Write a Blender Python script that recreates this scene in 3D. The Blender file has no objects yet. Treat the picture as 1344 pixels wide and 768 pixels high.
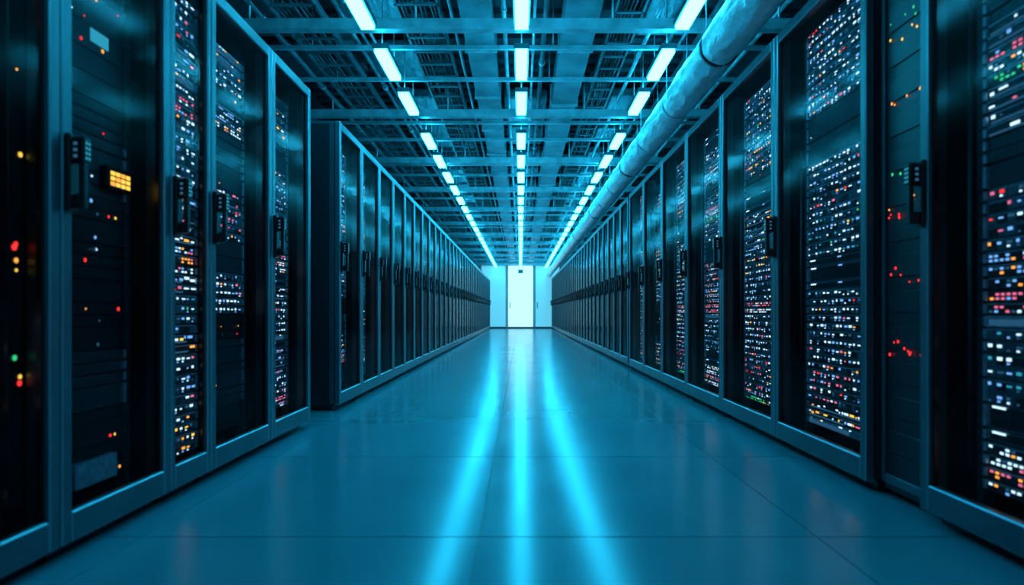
import bpy, bmesh, random, math
from mathutils import Vector, Matrix

scene = bpy.context.scene
try:
    scene.view_settings.view_transform = 'Standard'
    scene.view_settings.look = 'None'
except Exception as e:
    print(e)

# ------------------------------------------------------------------ materials
def new_mat(name):
    m = bpy.data.materials.new(name); m.use_nodes = True
    nt = m.node_tree; nt.nodes.clear()
    out = nt.nodes.new('ShaderNodeOutputMaterial')
    return m, nt, out

def pbr(name, col, rough=0.5, metal=0.0, bump=0.0, scale=20.0, var=0.0, spec=0.5, stretch=None, rvar=0.0):
    m, nt, out = new_mat(name)
    b = nt.nodes.new('ShaderNodeBsdfPrincipled')
    b.inputs['Base Color'].default_value = (*col, 1)
    b.inputs['Roughness'].default_value = rough
    b.inputs['Metallic'].default_value = metal
    b.inputs['Specular IOR Level'].default_value = spec
    nt.links.new(b.outputs[0], out.inputs[0])
    if bump or var or rvar:
        tc = nt.nodes.new('ShaderNodeTexCoord')
        mp = nt.nodes.new('ShaderNodeMapping')
        if stretch: mp.inputs['Scale'].default_value = stretch
        n = nt.nodes.new('ShaderNodeTexNoise')
        n.inputs['Scale'].default_value = scale
        n.inputs['Detail'].default_value = 4
        nt.links.new(tc.outputs['Object'], mp.inputs[0]); nt.links.new(mp.outputs[0], n.inputs['Vector'])
        if bump:
            bp = nt.nodes.new('ShaderNodeBump'); bp.inputs['Strength'].default_value = bump
            bp.inputs['Distance'].default_value = 0.02
            nt.links.new(n.outputs['Fac'], bp.inputs['Height']); nt.links.new(bp.outputs[0], b.inputs['Normal'])
        if var:
            r = nt.nodes.new('ShaderNodeMapRange')
            r.inputs['From Min'].default_value = .3; r.inputs['From Max'].default_value = .7
            r.inputs['To Min'].default_value = 1 - var; r.inputs['To Max'].default_value = 1 + var
            mx = nt.nodes.new('ShaderNodeVectorMath'); mx.operation = 'SCALE'
            mx.inputs[0].default_value = col
            nt.links.new(n.outputs['Fac'], r.inputs['Value']); nt.links.new(r.outputs[0], mx.inputs['Scale'])
            nt.links.new(mx.outputs[0], b.inputs['Base Color'])
    return m

def emit(name, col, s, sample=False):
    m, nt, out = new_mat(name)
    e = nt.nodes.new('ShaderNodeEmission')
    e.inputs[0].default_value = (*col, 1); e.inputs[1].default_value = s
    nt.links.new(e.outputs[0], out.inputs[0])
    if not sample:
        m.cycles.emission_sampling = 'NONE'
    return m

def glass(name, tint, gl=0.6, ior=1.45, rough=.04):
    m, nt, out = new_mat(name)
    t = nt.nodes.new('ShaderNodeBsdfTransparent'); t.inputs[0].default_value = (*tint, 1)
    g = nt.nodes.new('ShaderNodeBsdfGlossy'); g.inputs['Roughness'].default_value = rough
    g.inputs[0].default_value = (gl, gl, gl, 1)
    f = nt.nodes.new('ShaderNodeFresnel'); f.inputs[0].default_value = ior
    mx = nt.nodes.new('ShaderNodeMixShader')
    nt.links.new(f.outputs[0], mx.inputs[0]); nt.links.new(t.outputs[0], mx.inputs[1]); nt.links.new(g.outputs[0], mx.inputs[2])
    nt.links.new(mx.outputs[0], out.inputs[0])
    return m

M = {}
M['frame'] = pbr('rack_frame_paint', (.06, .115, .14), .34, .25, var=.15, scale=6)
M['edge'] = pbr('rack_edge_highlight', (.26, .42, .48), .3, .4)  # lighter chamfer colour, paints bright highlights along the frame edges
M['body'] = pbr('rack_body_dark', (.014, .024, .032), .42, .2)
M['glass'] = glass('smoked_glass', (.76, .85, .89), .28, 1.25, .12)
M['black'] = pbr('handle_black', (.008, .010, .012), .3, .1)
M['srv_dark'] = pbr('server_dark', (.055, .075, .09), .4, .3, var=.3, scale=30)
M['srv_mid'] = pbr('server_grey', (.18, .26, .32), .4, .3, var=.25, scale=30)
M['srv_lite'] = pbr('server_light', (.45, .60, .70), .4, .2, var=.3, scale=40)
M['rail'] = pbr('rack_rail', (.07, .10, .12), .4, .4)
M['white'] = emit('led_white', (.58, .84, 1), 2.0)
M['blue'] = emit('led_blue', (.18, .46, 1), 1.4)
M['pink'] = emit('led_pink', (.95, .17, .32), 1.3)
M['red'] = emit('led_red', (1, .03, .03), 2.0)
M['orange'] = emit('led_orange', (1, .32, .05), 2.2)
M['amber'] = emit('led_amber', (1, .52, .07), 2.0)
M['green'] = emit('led_green', (.05, .9, .3), .9)
M['cyan'] = emit('led_cyan', (.05, .55, .8), .7)
M['dimblue'] = emit('led_or_glow_dim_blue', (.06, .26, .50), .38)  # dim LEDs, also glow strips painted as lit bezels and reflections
SLOTS = list(M.keys())

# ------------------------------------------------------------------ mesh builder
class MB:
    def __init__(self, slots):
        self.bm = bmesh.new(); self.slots = slots; self.idx = {k: i for i, k in enumerate(slots)}
    def box(self, x0, x1, y0, y1, z0, z1, mat, bev=0.0, bmat=None):
        mi = self.idx[mat]
        vs = [self.bm.verts.new(p) for p in [(x0,y0,z0),(x1,y0,z0),(x1,y1,z0),(x0,y1,z0),(x0,y0,z1),(x1,y0,z1),(x1,y1,z1),(x0,y1,z1)]]
        fs = []
        for q in [(3,2,1,0),(4,5,6,7),(0,1,5,4),(1,2,6,5),(2,3,7,6),(3,0,4,7)]:
            f = self.bm.faces.new([vs[i] for i in q]); f.material_index = mi; fs.append(f)
        if bev > 0:
            es = list({e for f in fs for e in f.edges})
            r = bmesh.ops.bevel(self.bm, geom=es, offset=bev, segments=1, affect='EDGES', profile=.5)
            bi = self.idx[bmat] if bmat else mi
            for f in r['faces']:
                f.material_index = bi
    def quad(self, pts, mat):
        f = self.bm.faces.new([self.bm.verts.new(p) for p in pts]); f.material_index = self.idx[mat]
    def cyl(self, c0, c1, r, mat, n=8, caps=True, smooth=True):
        c0 = Vector(c0); c1 = Vector(c1); d = (c1 - c0).normalized()
        u = d.orthogonal().normalized(); v = d.cross(u)
        mi = self.idx[mat]
        a = [self.bm.verts.new(c0 + r*(math.cos(2*math.pi*i/n)*u + math.sin(2*math.pi*i/n)*v)) for i in range(n)]
        b = [self.bm.verts.new(c1 + r*(math.cos(2*math.pi*i/n)*u + math.sin(2*math.pi*i/n)*v)) for i in range(n)]
        for i in range(n):
            f = self.bm.faces.new([a[i], a[(i+1)%n], b[(i+1)%n], b[i]]); f.material_index = mi; f.smooth = smooth
        if caps:
            f = self.bm.faces.new(a[::-1]); f.material_index = mi
            f = self.bm.faces.new(b); f.material_index = mi
    def disc(self, x, y, z, r, mat, n=8):
        self.quad([(x, y + r*math.cos(2*math.pi*i/n), z + r*math.sin(2*math.pi*i/n)) for i in range(n)], mat)
    def mesh(self, name, mats):
        me = bpy.data.meshes.new(name); self.bm.normal_update(); self.bm.to_mesh(me); self.bm.free()
        for k in self.slots: me.materials.append(mats[k])
        return me

def add_obj(name, me, loc=(0,0,0), rz=0.0):
    o = bpy.data.objects.new(name, me); o.location = loc; o.rotation_euler = (0, 0, rz)
    scene.collection.objects.link(o); return o

# ------------------------------------------------------------------ rack
# local: front plane x=0 facing +x, body in -x, width along +y
def make_rack(w, h, seed, style='dense', depth=1.0, srvw=None, extra=None, d=-.13, span=None):
    rnd = random.Random(seed)
    mb = MB(SLOTS)
    g = .003
    y0, y1 = g, w - g
    mb.box(-depth, -.045, y0, y0+.02, .06, h-.02, 'body')
    mb.box(-depth, -.045, y1-.02, y1, .06, h-.02, 'body')
    mb.box(-depth, -depth+.02, y0+.02, y1-.02, .06, h-.02, 'body')
    mb.box(-depth, -.045, y0, y1, h-.02, h, 'frame')
    mb.box(-depth, -.045, y0, y1, .04, .06, 'body')
    mb.box(-depth+.05, -.07, y0+.02, y1-.02, 0, .04, 'body')
    for a in (y0, y1-.03):
        mb.box(-.085, -.046, a, a+.03, .06, h-.02, 'frame')
    st = .045 if w > .5 else .03
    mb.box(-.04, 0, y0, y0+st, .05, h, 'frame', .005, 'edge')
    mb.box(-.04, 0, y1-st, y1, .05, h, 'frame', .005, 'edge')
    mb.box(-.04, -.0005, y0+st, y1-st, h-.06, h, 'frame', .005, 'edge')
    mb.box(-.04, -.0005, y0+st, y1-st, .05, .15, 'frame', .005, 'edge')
    mb.box(-.034, -.018, y0+st, y0+st+.012, .15, h-.06, 'black')
    mb.box(-.034, -.018, y1-st-.012, y1-st, .15, h-.06, 'black')
    mb.quad([(-.02, y0+st, .15), (-.02, y1-st, .15), (-.02, y1-st, h-.06), (-.02, y0+st, h-.06)], 'glass')
    yc = y0 + .024; zc = 1.25
    mb.box(.0, .022, yc-.024, yc+.024, zc-.125, zc+.125, 'black', .006)
    mb.box(.022, .065, yc-.02, yc+.02, zc+.03, zc+.115, 'black', .006)
    mb.box(.022, .05, yc-.016, yc+.016, zc-.115, zc-.07, 'black', .005)
    mb.box(.042, .06, yc-.013, yc+.013, zc-.115, zc+.04, 'black', .005)
    for i in range(4):
        for j in range(2):
            mb.quad([(.0655, yc-.011+j*.013, zc+.042+i*.016), (.0655, yc-.003+j*.013, zc+.042+i*.016),
                     (.0655, yc-.003+j*.013, zc+.049+i*.016), (.0655, yc-.011+j*.013, zc+.049+i*.016)], 'cyan')
    for i in range(3):
        for sy in (-.0205, .0205):
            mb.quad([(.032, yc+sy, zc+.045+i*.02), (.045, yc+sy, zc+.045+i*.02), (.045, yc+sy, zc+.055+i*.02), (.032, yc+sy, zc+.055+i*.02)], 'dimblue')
    sw = srvw or min(.56, w-.2)
    c = w/2
    s0, s1 = span if span else (c - sw/2, c + sw/2)
    for a in (s0-.035, s1+.005):
        if a < y0+.02 or a+.03 > y1-.02: continue
        mb.box(d-.04, d, a, a+.03, .1, h-.08, 'rail')
        z = .16
        while z < h-.14:
            mb.quad([(d+.0006, a+.01, z), (d+.0006, a+.02, z), (d+.0006, a+.02, z+.014), (d+.0006, a+.01, z+.014)], 'black')
            z += .0445
    if s0-.036 > y0+.02: mb.box(d-.06, d-.045, y0+.02, s0-.036, .06, h-.02, 'body')
    if s1+.036 < y1-.02: mb.box(d-.06, d-.045, s1+.036, y1-.02, .06, h-.02, 'body')
    U = .0445
    z = .17
    def led_or_glow(y, zz, wd, ht, m, off=.0012):
        mb.quad([(d+off, y, zz), (d+off, y+wd, zz), (d+off, y+wd, zz+ht), (d+off, y, zz+ht)], m)
    block = 0; blk = 'drive'; pal = None
    pals = [(['white', 'blue', 'pink', 'red', 'orange', 'dimblue'], [8, 4, .8, .3, .5, 2]),
            (['white', 'blue', 'pink', 'red', 'orange', 'dimblue'], [3, 3, 5, 1.0, .6, 2]),
            (['white', 'amber', 'orange', 'pink', 'blue', 'dimblue'], [4, 2.4, 2.0, 1.2, 2, 2]),
            (['white', 'blue', 'cyan', 'dimblue', 'amber', 'green'], [5, 5, 3, 3, .6, .5])]
    while z < h - .14:
        if block <= 0:
            if style == 'dense':
                blk = rnd.choices(['drive', 'switch', 'blank', 'panel', 'mixed', 'chassis'], [6, 2.4, 1.6, 1.8, 4, 1.4])[0]
            elif style == 'mid':
                blk = rnd.choices(['drive', 'switch', 'blank', 'panel', 'mixed', 'sparse'], [4, 1.4, 2.5, 1, 3.5, 3])[0]
            else:
                blk = rnd.choices(['drive', 'blank', 'sparse', 'panel', 'mixed'], [.5, 2, 6, .6, 1.6])[0]
            block = rnd.randint(2, 4) if blk not in ('panel', 'chassis') else rnd.randint(1, 2)
            if blk == 'switch': block = rnd.randint(1, 3)
            pal = rnd.choices(pals, [4, 2.4, 1.6, 2.2])[0]
        block -= 1
        n = 1 if blk in ('switch', 'panel', 'mixed') else rnd.choice([1, 1, 2])
        hh = n*U - .005
        face = {'drive': 'srv_mid', 'switch': 'srv_dark', 'blank': 'srv_dark', 'panel': 'srv_lite', 'mixed': 'srv_dark', 'sparse': 'body', 'chassis': 'srv_mid'}[blk]
        dd = d - rnd.choice([0, 0, .004, .008])
        mb.box(d-.5, dd, s0, s1, z, z+hh, face)
        mb.box(dd, d+.006, s0, s0+.014, z+.004, z+hh-.004, 'srv_lite' if blk != 'sparse' else 'srv_dark')
        mb.box(dd, d+.006, s1-.014, s1, z+.004, z+hh-.004, 'srv_lite' if blk != 'sparse' else 'srv_dark')
        a0, a1 = s0+.022, s1-.022; L = a1-a0
        off = dd - d + .0012
        if blk in ('drive', 'mixed', 'switch') and rnd.random() < .8:
            mb.box(dd, dd+.007, a0, a1, z+hh-.006, z+hh-.001, 'srv_lite')
        if blk == 'drive':
            nb = max(4, int(L/.040))
            pw = L/nb
            for r_ in range(n):
                for i in range(nb):
                    ya = a0 + i*pw; zz = z + .003 + r_*U
                    mb.box(dd, dd+.006, ya, ya+pw*.86, zz, zz+.028, 'srv_dark' if rnd.random() < .5 else 'srv_mid')
                    if rnd.random() < .78:
                        led_or_glow(ya+pw*.08, zz+.016, pw*rnd.uniform(.3, .72), rnd.choice([.006, .009, .011]), rnd.choices(*pal)[0], dd-d+.0072)
                    if rnd.random() < .35:
                        led_or_glow(ya+pw*.12, zz+.004, pw*.3, .006, rnd.choice(['dimblue', 'white', 'blue']), dd-d+.0072)
        elif blk == 'switch':
            nb = max(6, int(L/.024)); pw = L/nb
            c1 = rnd.choices(['pink', 'white', 'orange', 'green', 'blue'], [2.6, 3.2, .9, .6, 3])[0]
            for i in range(nb):
                for r_ in (0, 1):
                    if rnd.random() < .7:
                        led_or_glow(a0+i*pw, z+.006+r_*.015, pw*.65, .008, c1 if rnd.random() < .6 else rnd.choice(['white', 'dimblue', 'blue', 'white', 'orange', 'dimblue', 'pink']), off)
        elif blk == 'mixed':
            ya = a0
            led_or_glow(a0, z+.004, L*rnd.uniform(.4, 1), .008, 'dimblue', off)  # glowing line painted in for light falling on the bezel
            while ya < a1-.03:
                wd = rnd.choice([.012, .018, .026, .04])
                if rnd.random() < .68:
                    led_or_glow(ya, z+rnd.choice([.014, .022]), wd, rnd.choice([.007, .011]), rnd.choices(*pal)[0], off)
                ya += wd + rnd.uniform(.006, .022)
        elif blk == 'panel':
            led_or_glow(a0, z+.005, L*rnd.uniform(.6, 1), .022, 'dimblue', off)  # faintly glowing strip, a reflection painted onto the panel
            for i in range(6):
                led_or_glow(a0+rnd.random()*L*.93, z+.029, .016, .006, rnd.choice(['white', 'cyan', 'amber', 'white']), off)
        elif blk == 'chassis':
            for i in range(int(L/.012)):
                mb.box(dd, dd+.004, a0+i*.012, a0+i*.012+.006, z+.006, z+hh-.006, 'srv_dark')
            led_or_glow(a0+.01, z+hh-.012, .06, .007, 'white', dd-d+.0052)
            led_or_glow(a0+L*.5, z+hh-.012, .04, .007, 'blue', dd-d+.0052)
        elif blk == 'sparse':
            for i in range(rnd.choice([0, 1, 2, 2, 3])):
                mb.disc(d+.002, a0+rnd.random()*L, z+.02, rnd.uniform(.003, .008), rnd.choices(['red', 'orange', 'amber', 'green', 'white', 'dimblue', 'blue'], [3, 3, 2, .5, 2, 2, 2])[0])
        else:
            if rnd.random() < .4:
                led_or_glow(a0+rnd.random()*L*.9, z+.02, .01, .006, rnd.choice(['white', 'orange', 'cyan']), off)
        z += n*U
    if s0-.06 > y0+.02:
        for k in range(3):
            yy = s0-.05-rnd.random()*.01
            mb.cyl((d+.01, yy, .2+rnd.random()*.5), (d+.01, yy, h-.3-rnd.random()*.6), .006, 'srv_dark', 5)
    for e in (extra or []):
        if e[0] == 'disp':
            _, a, b_, za, zb, mt = e
            mb.box(d, d+.03, a-.015, b_+.015, za-.015, zb+.015, 'black', .004)
            nr, nc = 3, 4
            for i in range(nr):
                for j in range(nc):
                    pw = (b_-a)/nc; ph = (zb-za)/nr
                    mm = mt if (i*3+j*5) % 4 else 'orange'
                    mb.quad([(d+.031, a+j*pw, za+i*ph), (d+.031, a+(j+.85)*pw, za+i*ph), (d+.031, a+(j+.85)*pw, za+(i+.75)*ph), (d+.031, a+j*pw, za+(i+.75)*ph)], mm)
        elif e[0] == 'box':
            _, a, b_, za, zb, mt = e
            mb.box(d, d+.03, a, b_, za, zb, mt, .003)
        elif e[0] == 'refl':  # glowing quad painted in place of a reflection on the door glass
            _, a, b_, za, zb, mt = e
            mb.quad([(d+.009, a, za), (d+.009, b_, za), (d+.009, b_, zb), (d+.009, a, zb)], mt)
        elif e[0] == 'pdu':
            _, a, b_, pts = e
            mb.box(d, d+.035, a, b_, .2, h-.2, 'body', .003)
            for (zz, mt, rr) in pts:
                mb.disc(d+.037, (a+b_)/2+rnd.uniform(-.012, .012), zz, rr, mt, 10)
    return mb.mesh('server_rack_mesh_%d' % seed, M)

WL, WR = 1.46, 1.53
HL, HR = 2.35, 2.46
def put_left(y, w, me): add_obj('server_rack', me, (-WL, y, 0), 0)
def put_right(y, w, me): add_obj('server_rack', me, (WR, y + w, 0), math.pi)

put_left(1.94-.70, .70, make_rack(.70, HL, 11, 'sparse', extra=[('pdu', .61, .675, [(1.29, 'amber', .008), (1.0, 'red', .010), (1.01, 'red', .008), (.96, 'orange', .008), (.93, 'amber', .005), (.66, 'green', .009), (.60, 'amber', .007), (.58, 'red', .009), (1.55, 'orange', .004)])]))
m_sp = make_rack(.70, HL, 12, 'mid')
put_left(1.94-1.40, .70, m_sp); put_left(1.94-2.10, .70, m_sp)
put_left(1.94, .61, make_rack(.61, HL, 131, 'sparse', extra=[('disp', .38, .50, 1.285, 1.345, 'amber'), ('refl', .30, .40, 1.80, 1.85, 'cyan'), ('box', .2, .42, .17, .26, 'srv_lite')]))
put_left(2.55, .33, make_rack(.33, HL, 14, 'dense', d=-.05, span=(.05, .295)))
put_left(2.88, .71, make_rack(.71, HL, 15, 'mid'))
put_left(3.59, .66, make_rack(.66, HL, 16, 'dense'))
ml = [make_rack(.70, HL, 20+i, s) for i, s in enumerate(['mid', 'sparse', 'dense', 'mid'])]
y = 4.93; k = 0
while y < 29.2:
    put_left(y, .70, ml[[0, 2, 3, 1, 3, 0, 2][k % 7]]); y += .70; k += 1
mr = [make_rack(.98, HR, 40+i, s, srvw=.66) for i, s in enumerate(['dense', 'dense', 'dense', 'mid'])]
put_right(2.34-.98, .98, mr[0]); put_right(2.34-1.96, .98, mr[1]); put_right(2.34-2.94, .98, mr[3])
y = 2.70
for i in range(6):
    put_right(y, .98, mr[[2, 1, 0, 1, 3, 2][i]]); y += .98
mr2 = [make_rack(.66, HR, 60+i, s, srvw=.46) for i, s in enumerate(['mid', 'dense', 'mid'])]
y += .12; k = 0
while y < 29.3:
    put_right(y, .66, mr2[k % 3]); y += .66; k += 1

def slim(w, h, seed):
    rnd = random.Random(seed); mb = MB(SLOTS)
    mb.box(-.8, -.0, .01, w-.01, .03, h-.05, 'body', .006)
    mb.box(-.75, -.05, .03, w-.03, 0, .03, 'black')
    mb.box(0, .012, .012, .032, .06, h-.08, 'frame', .003)
    mb.box(0, .012, w-.032, w-.012, .06, h-.08, 'frame', .003)
    mb.box(0, .012, .032, w-.032, .06, .10, 'frame', .003)
    for i in range(14):
        mb.box(0, .006, .06, w-.06, .2+i*.15, .2+i*.15+.09, 'body', .002)
    for zc, mm in ((.62, 'red'), (.66, 'red'), (.94, 'red'), (.97, 'red'), (1.20, 'red'), (1.26, 'orange'), (1.38, 'green'), (1.7, 'orange'), (1.95, 'amber'), (2.02, 'green')):
        for i in range(4):
            mb.disc(.008, .06+rnd.random()*(w-.12), zc+rnd.uniform(-.02, .02), rnd.uniform(.004, .008), mm)
    return mb.mesh('slim_mesh', M)
add_obj('cable_management_cabinet', slim(.345, 2.40, 5), (WR+.07, 2.693, 0), math.pi)
add_obj('cable_management_cabinet', slim(.62, 2.25, 6), (-WL-.45, 4.28, 0), 0)

# ------------------------------------------------------------------ room
CM = {}
m, nt, out = new_mat('floor_polished_tile')
b = nt.nodes.new('ShaderNodeBsdfPrincipled')
tc = nt.nodes.new('ShaderNodeTexCoord')
n1 = nt.nodes.new('ShaderNodeTexNoise'); n1.inputs['Scale'].default_value = 1.6; n1.inputs['Detail'].default_value = 6
nt.links.new(tc.outputs['Object'], n1.inputs['Vector'])
r = nt.nodes.new('ShaderNodeMapRange'); r.inputs['From Min'].default_value = .3; r.inputs['From Max'].default_value = .7
r.inputs['To Min'].default_value = .17; r.inputs['To Max'].default_value = .215
nt.links.new(n1.outputs['Fac'], r.inputs['Value']); nt.links.new(r.outputs[0], b.inputs['Roughness'])
cr = nt.nodes.new('ShaderNodeMix'); cr.data_type = 'RGBA'
cr.inputs['A'].default_value = (.045, .21, .26, 1); cr.inputs['B'].default_value = (.07, .26, .31, 1)
nt.links.new(n1.outputs['Fac'], cr.inputs['Factor']); nt.links.new(cr.outputs['Result'], b.inputs['Base Color'])
b.inputs['Specular IOR Level'].default_value = .55
nt.links.new(b.outputs[0], out.inputs[0])
CM['tile'] = m
CM['grout'] = pbr('floor_joint', (.03, .07, .085), .5)
CM['wall'] = pbr('wall_paint', (.08, .11, .13), .7, bump=.1, scale=60)
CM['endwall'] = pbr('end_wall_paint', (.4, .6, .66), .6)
CM['ceil'] = pbr('ceiling_deck', (.05, .08, .10), .7, var=.4, scale=3)
CM['steel'] = pbr('galvanised_steel', (.46, .64, .68), .38, .4, var=.25, scale=8)
CM['dsteel'] = pbr('dark_steel', (.13, .19, .22), .45, .3, var=.3, scale=6)
CM['ductsheet'] = pbr('duct_sheet', (.24, .37, .42), .45, .3, var=.3, scale=4)
CM['insul'] = pbr('foil_insulation', (.24, .34, .38), .42, .4, bump=1.0, scale=22, var=.4, stretch=(1, .35, 1))
CM['foil'] = pbr('foil_duct', (.82, .97, 1.0), .25, .3, bump=.7, scale=24, var=.12, stretch=(1, .5, 1))
CM['cable'] = pbr('cable_jacket', (.03, .04, .05), .5)
CM['black'] = M['black']
CM['lamp'] = emit('lamp_diffuser', (.018, .60, 1), 42, True)
CM['ceilfill'] = emit('added_ceiling_fill', (.015, .60, 1), 15, True)  # added glow on top of the fixtures to brighten the ceiling
m, nt, out = new_mat('backlit_frosted_door')
b = nt.nodes.new('ShaderNodeBsdfPrincipled'); b.inputs['Base Color'].default_value = (.3, .55, .6, 1)
b.inputs['Roughness'].default_value = .35
b.inputs['Emission Color'].default_value = (.18, .70, .88, 1); b.inputs['Emission Strength'].default_value = .6
nt.links.new(b.outputs[0], out.inputs[0]); CM['frost'] = m
CM['frostc'] = m.copy(); CM['frostc'].name = 'backlit_frosted_door_bright'
for nd in CM['frostc'].node_tree.nodes:
    if nd.type == 'BSDF_PRINCIPLED':
        nd.inputs['Emission Color'].default_value = (.52, .95, 1, 1); nd.inputs['Emission Strength'].default_value = 1.15
CS = list(CM.keys())
XW, YB, YF, ZC = 2.75, -2.2, 30.0, 3.72

mb = MB(CS)
mb.box(-XW, XW, YB, YF, -.12, -.003, 'grout')
TX, TY = 1.2, 1.2
xs = [-.145 + TX*i for i in range(-3, 4)]
ys = [-2.63 + TY*i for i in range(0, 29)]
for i in range(len(xs)-1):
    for j in range(len(ys)-1):
        a0, a1 = max(xs[i]+.002, -XW), min(xs[i+1]-.002, XW)
        b0, b1 = max(ys[j]+.003, YB), min(ys[j+1]-.003, YF)
        if a1 > a0 and b1 > b0: mb.box(a0, a1, b0, b1, -.003, 0, 'tile')
add_obj('floor', mb.mesh('floor', CM))

def wallobj(name, *a, mat='wall'):
    mb = MB(CS); mb.box(*a, mat); return add_obj(name, mb.mesh(name, CM))
wallobj('wall_left', -XW-.15, -XW, YB, YF, -.12, ZC)
wallobj('wall_right', XW, XW+.15, YB, YF, -.12, ZC)
wallobj('wall_near', -XW-.15, XW+.15, YB-.15, YB, -.12, ZC)
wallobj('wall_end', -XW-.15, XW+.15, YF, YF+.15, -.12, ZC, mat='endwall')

mb = MB(CS)
mb.box(-XW-.15, XW+.15, YB-.15, YF+.15, ZC, ZC+.15, 'ceil')
yy = YB
while yy < YF:
    mb.box(-XW, XW, yy, yy+.12, ZC-.05, ZC, 'ceil'); yy += .26
add_obj('ceiling', mb.mesh('ceiling', CM))

def door(x0, x1, mat, name):
    mb = MB(CS)
    mb.box(x0, x1, YF-.06, YF-.001, .07, 3.08, mat, .006)
    mb.box(x0, x0+.03, YF-.075, YF-.001, 0, 3.1, 'dsteel')
    mb.box(x1-.03, x1, YF-.075, YF-.001, 0, 3.1, 'dsteel')
    mb.box(x0, x1, YF-.08, YF-.001, 0, .09, 'cable')
    mb.box(x0+.1, x0+.14, YF-.12, YF-.06, 1.0, 1.3, 'dsteel')
    if mat == 'frostc':
        mb.box((x0+x1)/2-.12, (x0+x1)/2+.12, YF-.08, YF-.06, 2.72, 2.9, 'cable')
    add_obj(name, mb.mesh(name, CM))
door(-1.95, -.69, 'frost', 'door_1'); door(-.63, .65, 'frostc', 'door_2'); door(.71, 1.95, 'frost', 'door_3')

# ------------------------------------------------------------------ lights
mb = MB(CS)
LL = .62
mb.box(-.065, .065, -LL/2-.015, LL/2+.015, .0, .045, 'dsteel', .004)
mb.box(-.05, .05, -LL/2, LL/2, -.03, 0.001, 'lamp')
mb.box(-.04, .04, -LL/2+.03, LL/2-.03, .046, .05, 'ceilfill')  # added upward-glowing slot, fills light onto the ceiling
for s in (-1, 1):
    mb.cyl((0, s*.24, .045), (0, s*.24, .66), .005, 'steel', 6)
    mb.box(-.03, .03, s*.24-.03, s*.24+.03, .655, .668, 'steel')
lme = mb.mesh('led_batten_mesh', CM)
lys = [.6, 3.2, 4.37, 5.4, 6.4, 7.8, 8.85, 9.9]
while lys[-1] < 28.6: lys.append(lys[-1]+1.03)
for x in (-1.17, .01, 1.24):
    for yl in lys:
        add_obj('suspended_light_fixture', lme, (x, yl, 3.0))

# ------------------------------------------------------------------ overhead services
mb = MB(CS)
yy = 4.95 - 2.2*3
while yy < YF-.3:
    mb.box(-2.7, 2.7, yy-.04, yy+.04, 3.085, 3.095, 'steel')
    mb.box(-2.7, 2.7, yy-.04, yy-.032, 3.095, 3.17, 'steel')
    mb.box(-2.7, 2.7, yy+.032, yy+.04, 3.095, 3.17, 'steel')
    for x in (-2.2, -.85, .75, 2.1):
        mb.cyl((x, yy, 3.095), (x, yy, ZC), .009, 'steel', 6)
    for t in (.62, 1.38):
        mb.box(-2.7, 2.7, yy+t-.018, yy+t+.018, 3.20, 3.235, 'steel')
        for x in (-1.9, .3, 1.7): mb.cyl((x, yy+t, 3.235), (x, yy+t, ZC), .006, 'steel', 6)
    yy += 2.2
add_obj('steel_support_grid', mb.mesh('struts', CM))

def rect_duct(x0, x1, z0, z1, step, mat='ductsheet'):
    mb = MB(CS)
    mb.box(x0, x1, YB+.05, YF-.02, z0, z1, mat)
    y = YB+.4
    while y < YF-.2:
        mb.box(x0-.02, x1+.02, y, y+.035, z0-.02, z1+.02, 'steel'); y += step
    return mb.mesh('rect_duct', CM)
add_obj('rectangular_air_duct', rect_duct(-.50, -.24, 3.26, 3.46, 1.25))
add_obj('rectangular_air_duct', rect_duct(.37, .66, 3.26, 3.48, 1.5))

def tray(x0, x1, z, ncab, seed):
    rnd = random.Random(seed); mb = MB(CS)
    mb.box(x0, x0+.02, YB+.05, YF-.02, z, z+.07, 'dsteel'); mb.box(x1-.02, x1, YB+.05, YF-.02, z, z+.07, 'dsteel')
    y = YB+.2
    while y < YF-.1:
        mb.box(x0, x1, y, y+.03, z, z+.015, 'dsteel'); y += .3
    for i in range(ncab):
        xx = x0+.04+(x1-x0-.08)*i/max(1, ncab-1)
        y = YB+.1; px = xx; pz = z+.03+rnd.random()*.02
        while y < YF-.3:
            ny = min(y+1.5, YF-.1); nx = xx+rnd.uniform(-.015, .015)
            mb.cyl((px, y, pz), (nx, ny, pz), rnd.choice([.008, .011]), rnd.choice(['cable', 'cable', 'dsteel']), 6, caps=False)
            px = nx; y = ny
    return mb.mesh('tray', CM)
add_obj('cable_tray', tray(-1.02, -.66, 3.28, 8, 1))
add_obj('cable_tray', tray(-2.05, -1.65, 3.27, 9, 2))
add_obj('cable_tray', tray(1.62, 2.0, 3.27, 8, 3))
add_obj('cable_tray', tray(.80, 1.06, 3.36, 6, 4))

mb = MB(CS)
rnd = random.Random(7)
for x, z, rr in [(-1.5, 3.30, .022), (-1.42, 3.30, .015), (-1.36, 3.33, .015), (-.58, 3.32, .014), (-.14, 3.36, .02), (.12, 3.30, .012),
                 (.22, 3.36, .025), (1.15, 3.30, .02), (1.38, 3.34, .028), (1.48, 3.30, .014), (2.15, 3.3, .02), (-2.2, 3.32, .03)]:
    mb.cyl((x, YB+.02, z), (x, YF-.01, z), rr, rnd.choice(['steel', 'dsteel', 'ductsheet']), 10)
    y = YB+rnd.random()
    while y < YF-.5:
        mb.cyl((x, y, z), (x, y+.05, z), rr*1.35, 'steel', 10); y += 1.6
add_obj('conduit_pipes', mb.mesh('conduits', CM))

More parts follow.
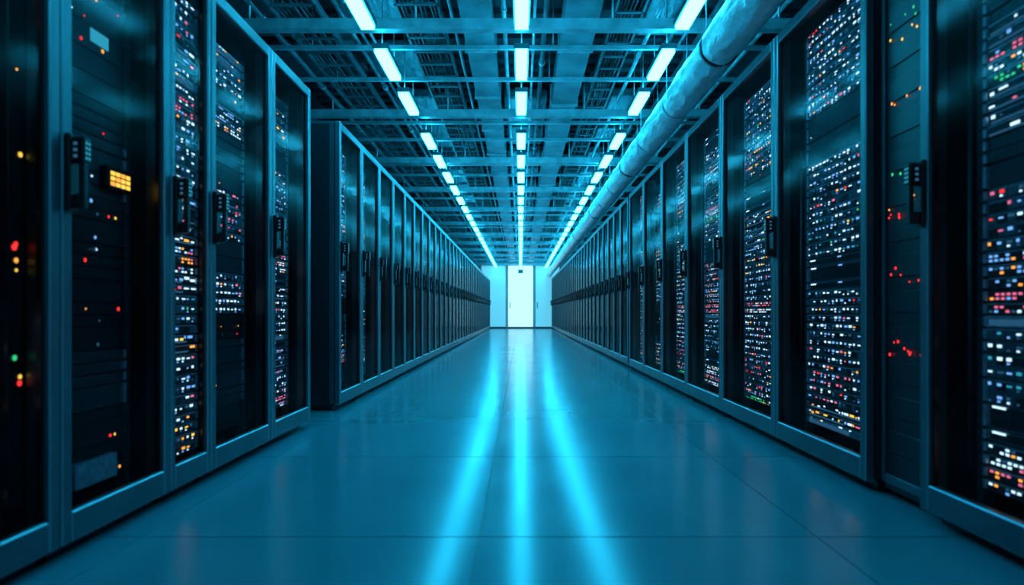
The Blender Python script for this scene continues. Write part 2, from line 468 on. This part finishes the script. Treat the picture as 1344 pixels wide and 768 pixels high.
mb = MB(CS)
y = 1.0
while y < YF-1.2:
    for x0, x1 in ((-2.6, -2.1), (-1.62, -1.05), (-.2, .33), (1.1, 1.62), (2.05, 2.6)):
        if rnd.random() < .75:
            l = rnd.uniform(.6, 1.2); z = rnd.uniform(3.42, 3.5)
            mb.box(x0, x1, y, y+l, z, z+.12, rnd.choice(['insul', 'insul', 'ductsheet', 'dsteel']), .02)
    y += 1.3
add_obj('insulation_blankets', mb.mesh('insul', CM))
mb = MB(CS)
y = 3.7
while y < YF-1:
    for q in range(4):
        x = rnd.choice([rnd.uniform(-.9, -.7), rnd.uniform(.8, .95), rnd.uniform(-1.9, -1.75), rnd.uniform(1.75, 1.9)]); s = rnd.uniform(.06, .13); l = rnd.uniform(.1, .3)
        mb.box(x-s, x+s, y+q*.3, y+q*.3+l, 3.5, 3.64, rnd.choice(['steel', 'dsteel', 'black', 'ductsheet']), .006)
        mb.cyl((x, y+q*.3+l/2, 3.64), (x, y+q*.3+l/2, ZC), .01, 'steel', 6)
    y += 1.45
add_obj('junction_boxes', mb.mesh('jboxes', CM))

# ------------------------------------------------------------------ round foil duct
bm = bmesh.new()
cx, cz, R = 1.385, 2.65, .130
N = 28; rings = []
y = -1.8; ya = []
while y < 29.9: ya.append(y); y += .045 if y < 9 else .15
rnd = random.Random(3)
prev = None
ph = [rnd.random()*6.28 for _ in range(6)]
for y in ya:
    ringpos = ((y+.35) % 1.15)/1.15
    bulge = .010*math.sin(math.pi*ringpos)**.5
    vs = []
    for i in range(N):
        t = 2*math.pi*i/N
        rr = R + bulge + .003*math.sin(5*t+ph[0]+y*9)+.002*math.sin(3*t+ph[1]-y*17)+rnd.uniform(-.0015, .0015)
        vs.append(bm.verts.new((cx+rr*math.cos(t), y, cz+rr*math.sin(t))))
    if prev:
        for i in range(N):
            f = bm.faces.new([prev[i], prev[(i+1)%N], vs[(i+1)%N], vs[i]]); f.smooth = True
    prev = vs; rings.append(vs)
bm.faces.new(rings[0]); bm.faces.new(rings[-1][::-1])
bmesh.ops.recalc_face_normals(bm, faces=bm.faces)
me = bpy.data.meshes.new('round_duct'); bm.to_mesh(me); bm.free(); me.materials.append(CM['foil'])
par = bpy.data.objects.new('round_foil_duct', None); scene.collection.objects.link(par)
o = add_obj('duct_body', me); o.parent = par
mb = MB(CS)
y = -.35+1.15*-1
while y < 29.5:
    mb.cyl((cx, y-.022, cz), (cx, y+.022, cz), R+.007, 'black' if int(round((y+.35)/1.15)) % 3 == 1 else 'steel', 28)
    for s in (-1, 1): mb.cyl((cx+s*.09, y, cz+.08), (cx+s*.09, y, ZC-.06), .004, 'steel', 6)
    y += 1.15
o = add_obj('duct_straps', mb.mesh('straps', CM)); o.parent = par

# ------------------------------------------------------------------ world
w = bpy.data.worlds.new('World'); scene.world = w; w.use_nodes = True
w.node_tree.nodes['Background'].inputs[0].default_value = (.004, .03, .05, 1)
w.node_tree.nodes['Background'].inputs[1].default_value = .3

# ------------------------------------------------------------------ camera
cam = bpy.data.cameras.new('camera'); co = bpy.data.objects.new('camera', cam)
scene.collection.objects.link(co); scene.camera = co
co.location = (0, 0, .80); co.rotation_euler = (math.radians(90), 0, 0)
cam.sensor_width = 36; cam.lens = 800/1344*36
cam.shift_x = -11/1344; cam.shift_y = 26/1344
cam.clip_start = .05; cam.clip_end = 100
cam.dof.use_dof = True; cam.dof.focus_distance = 6.0; cam.dof.aperture_fstop = 1.6
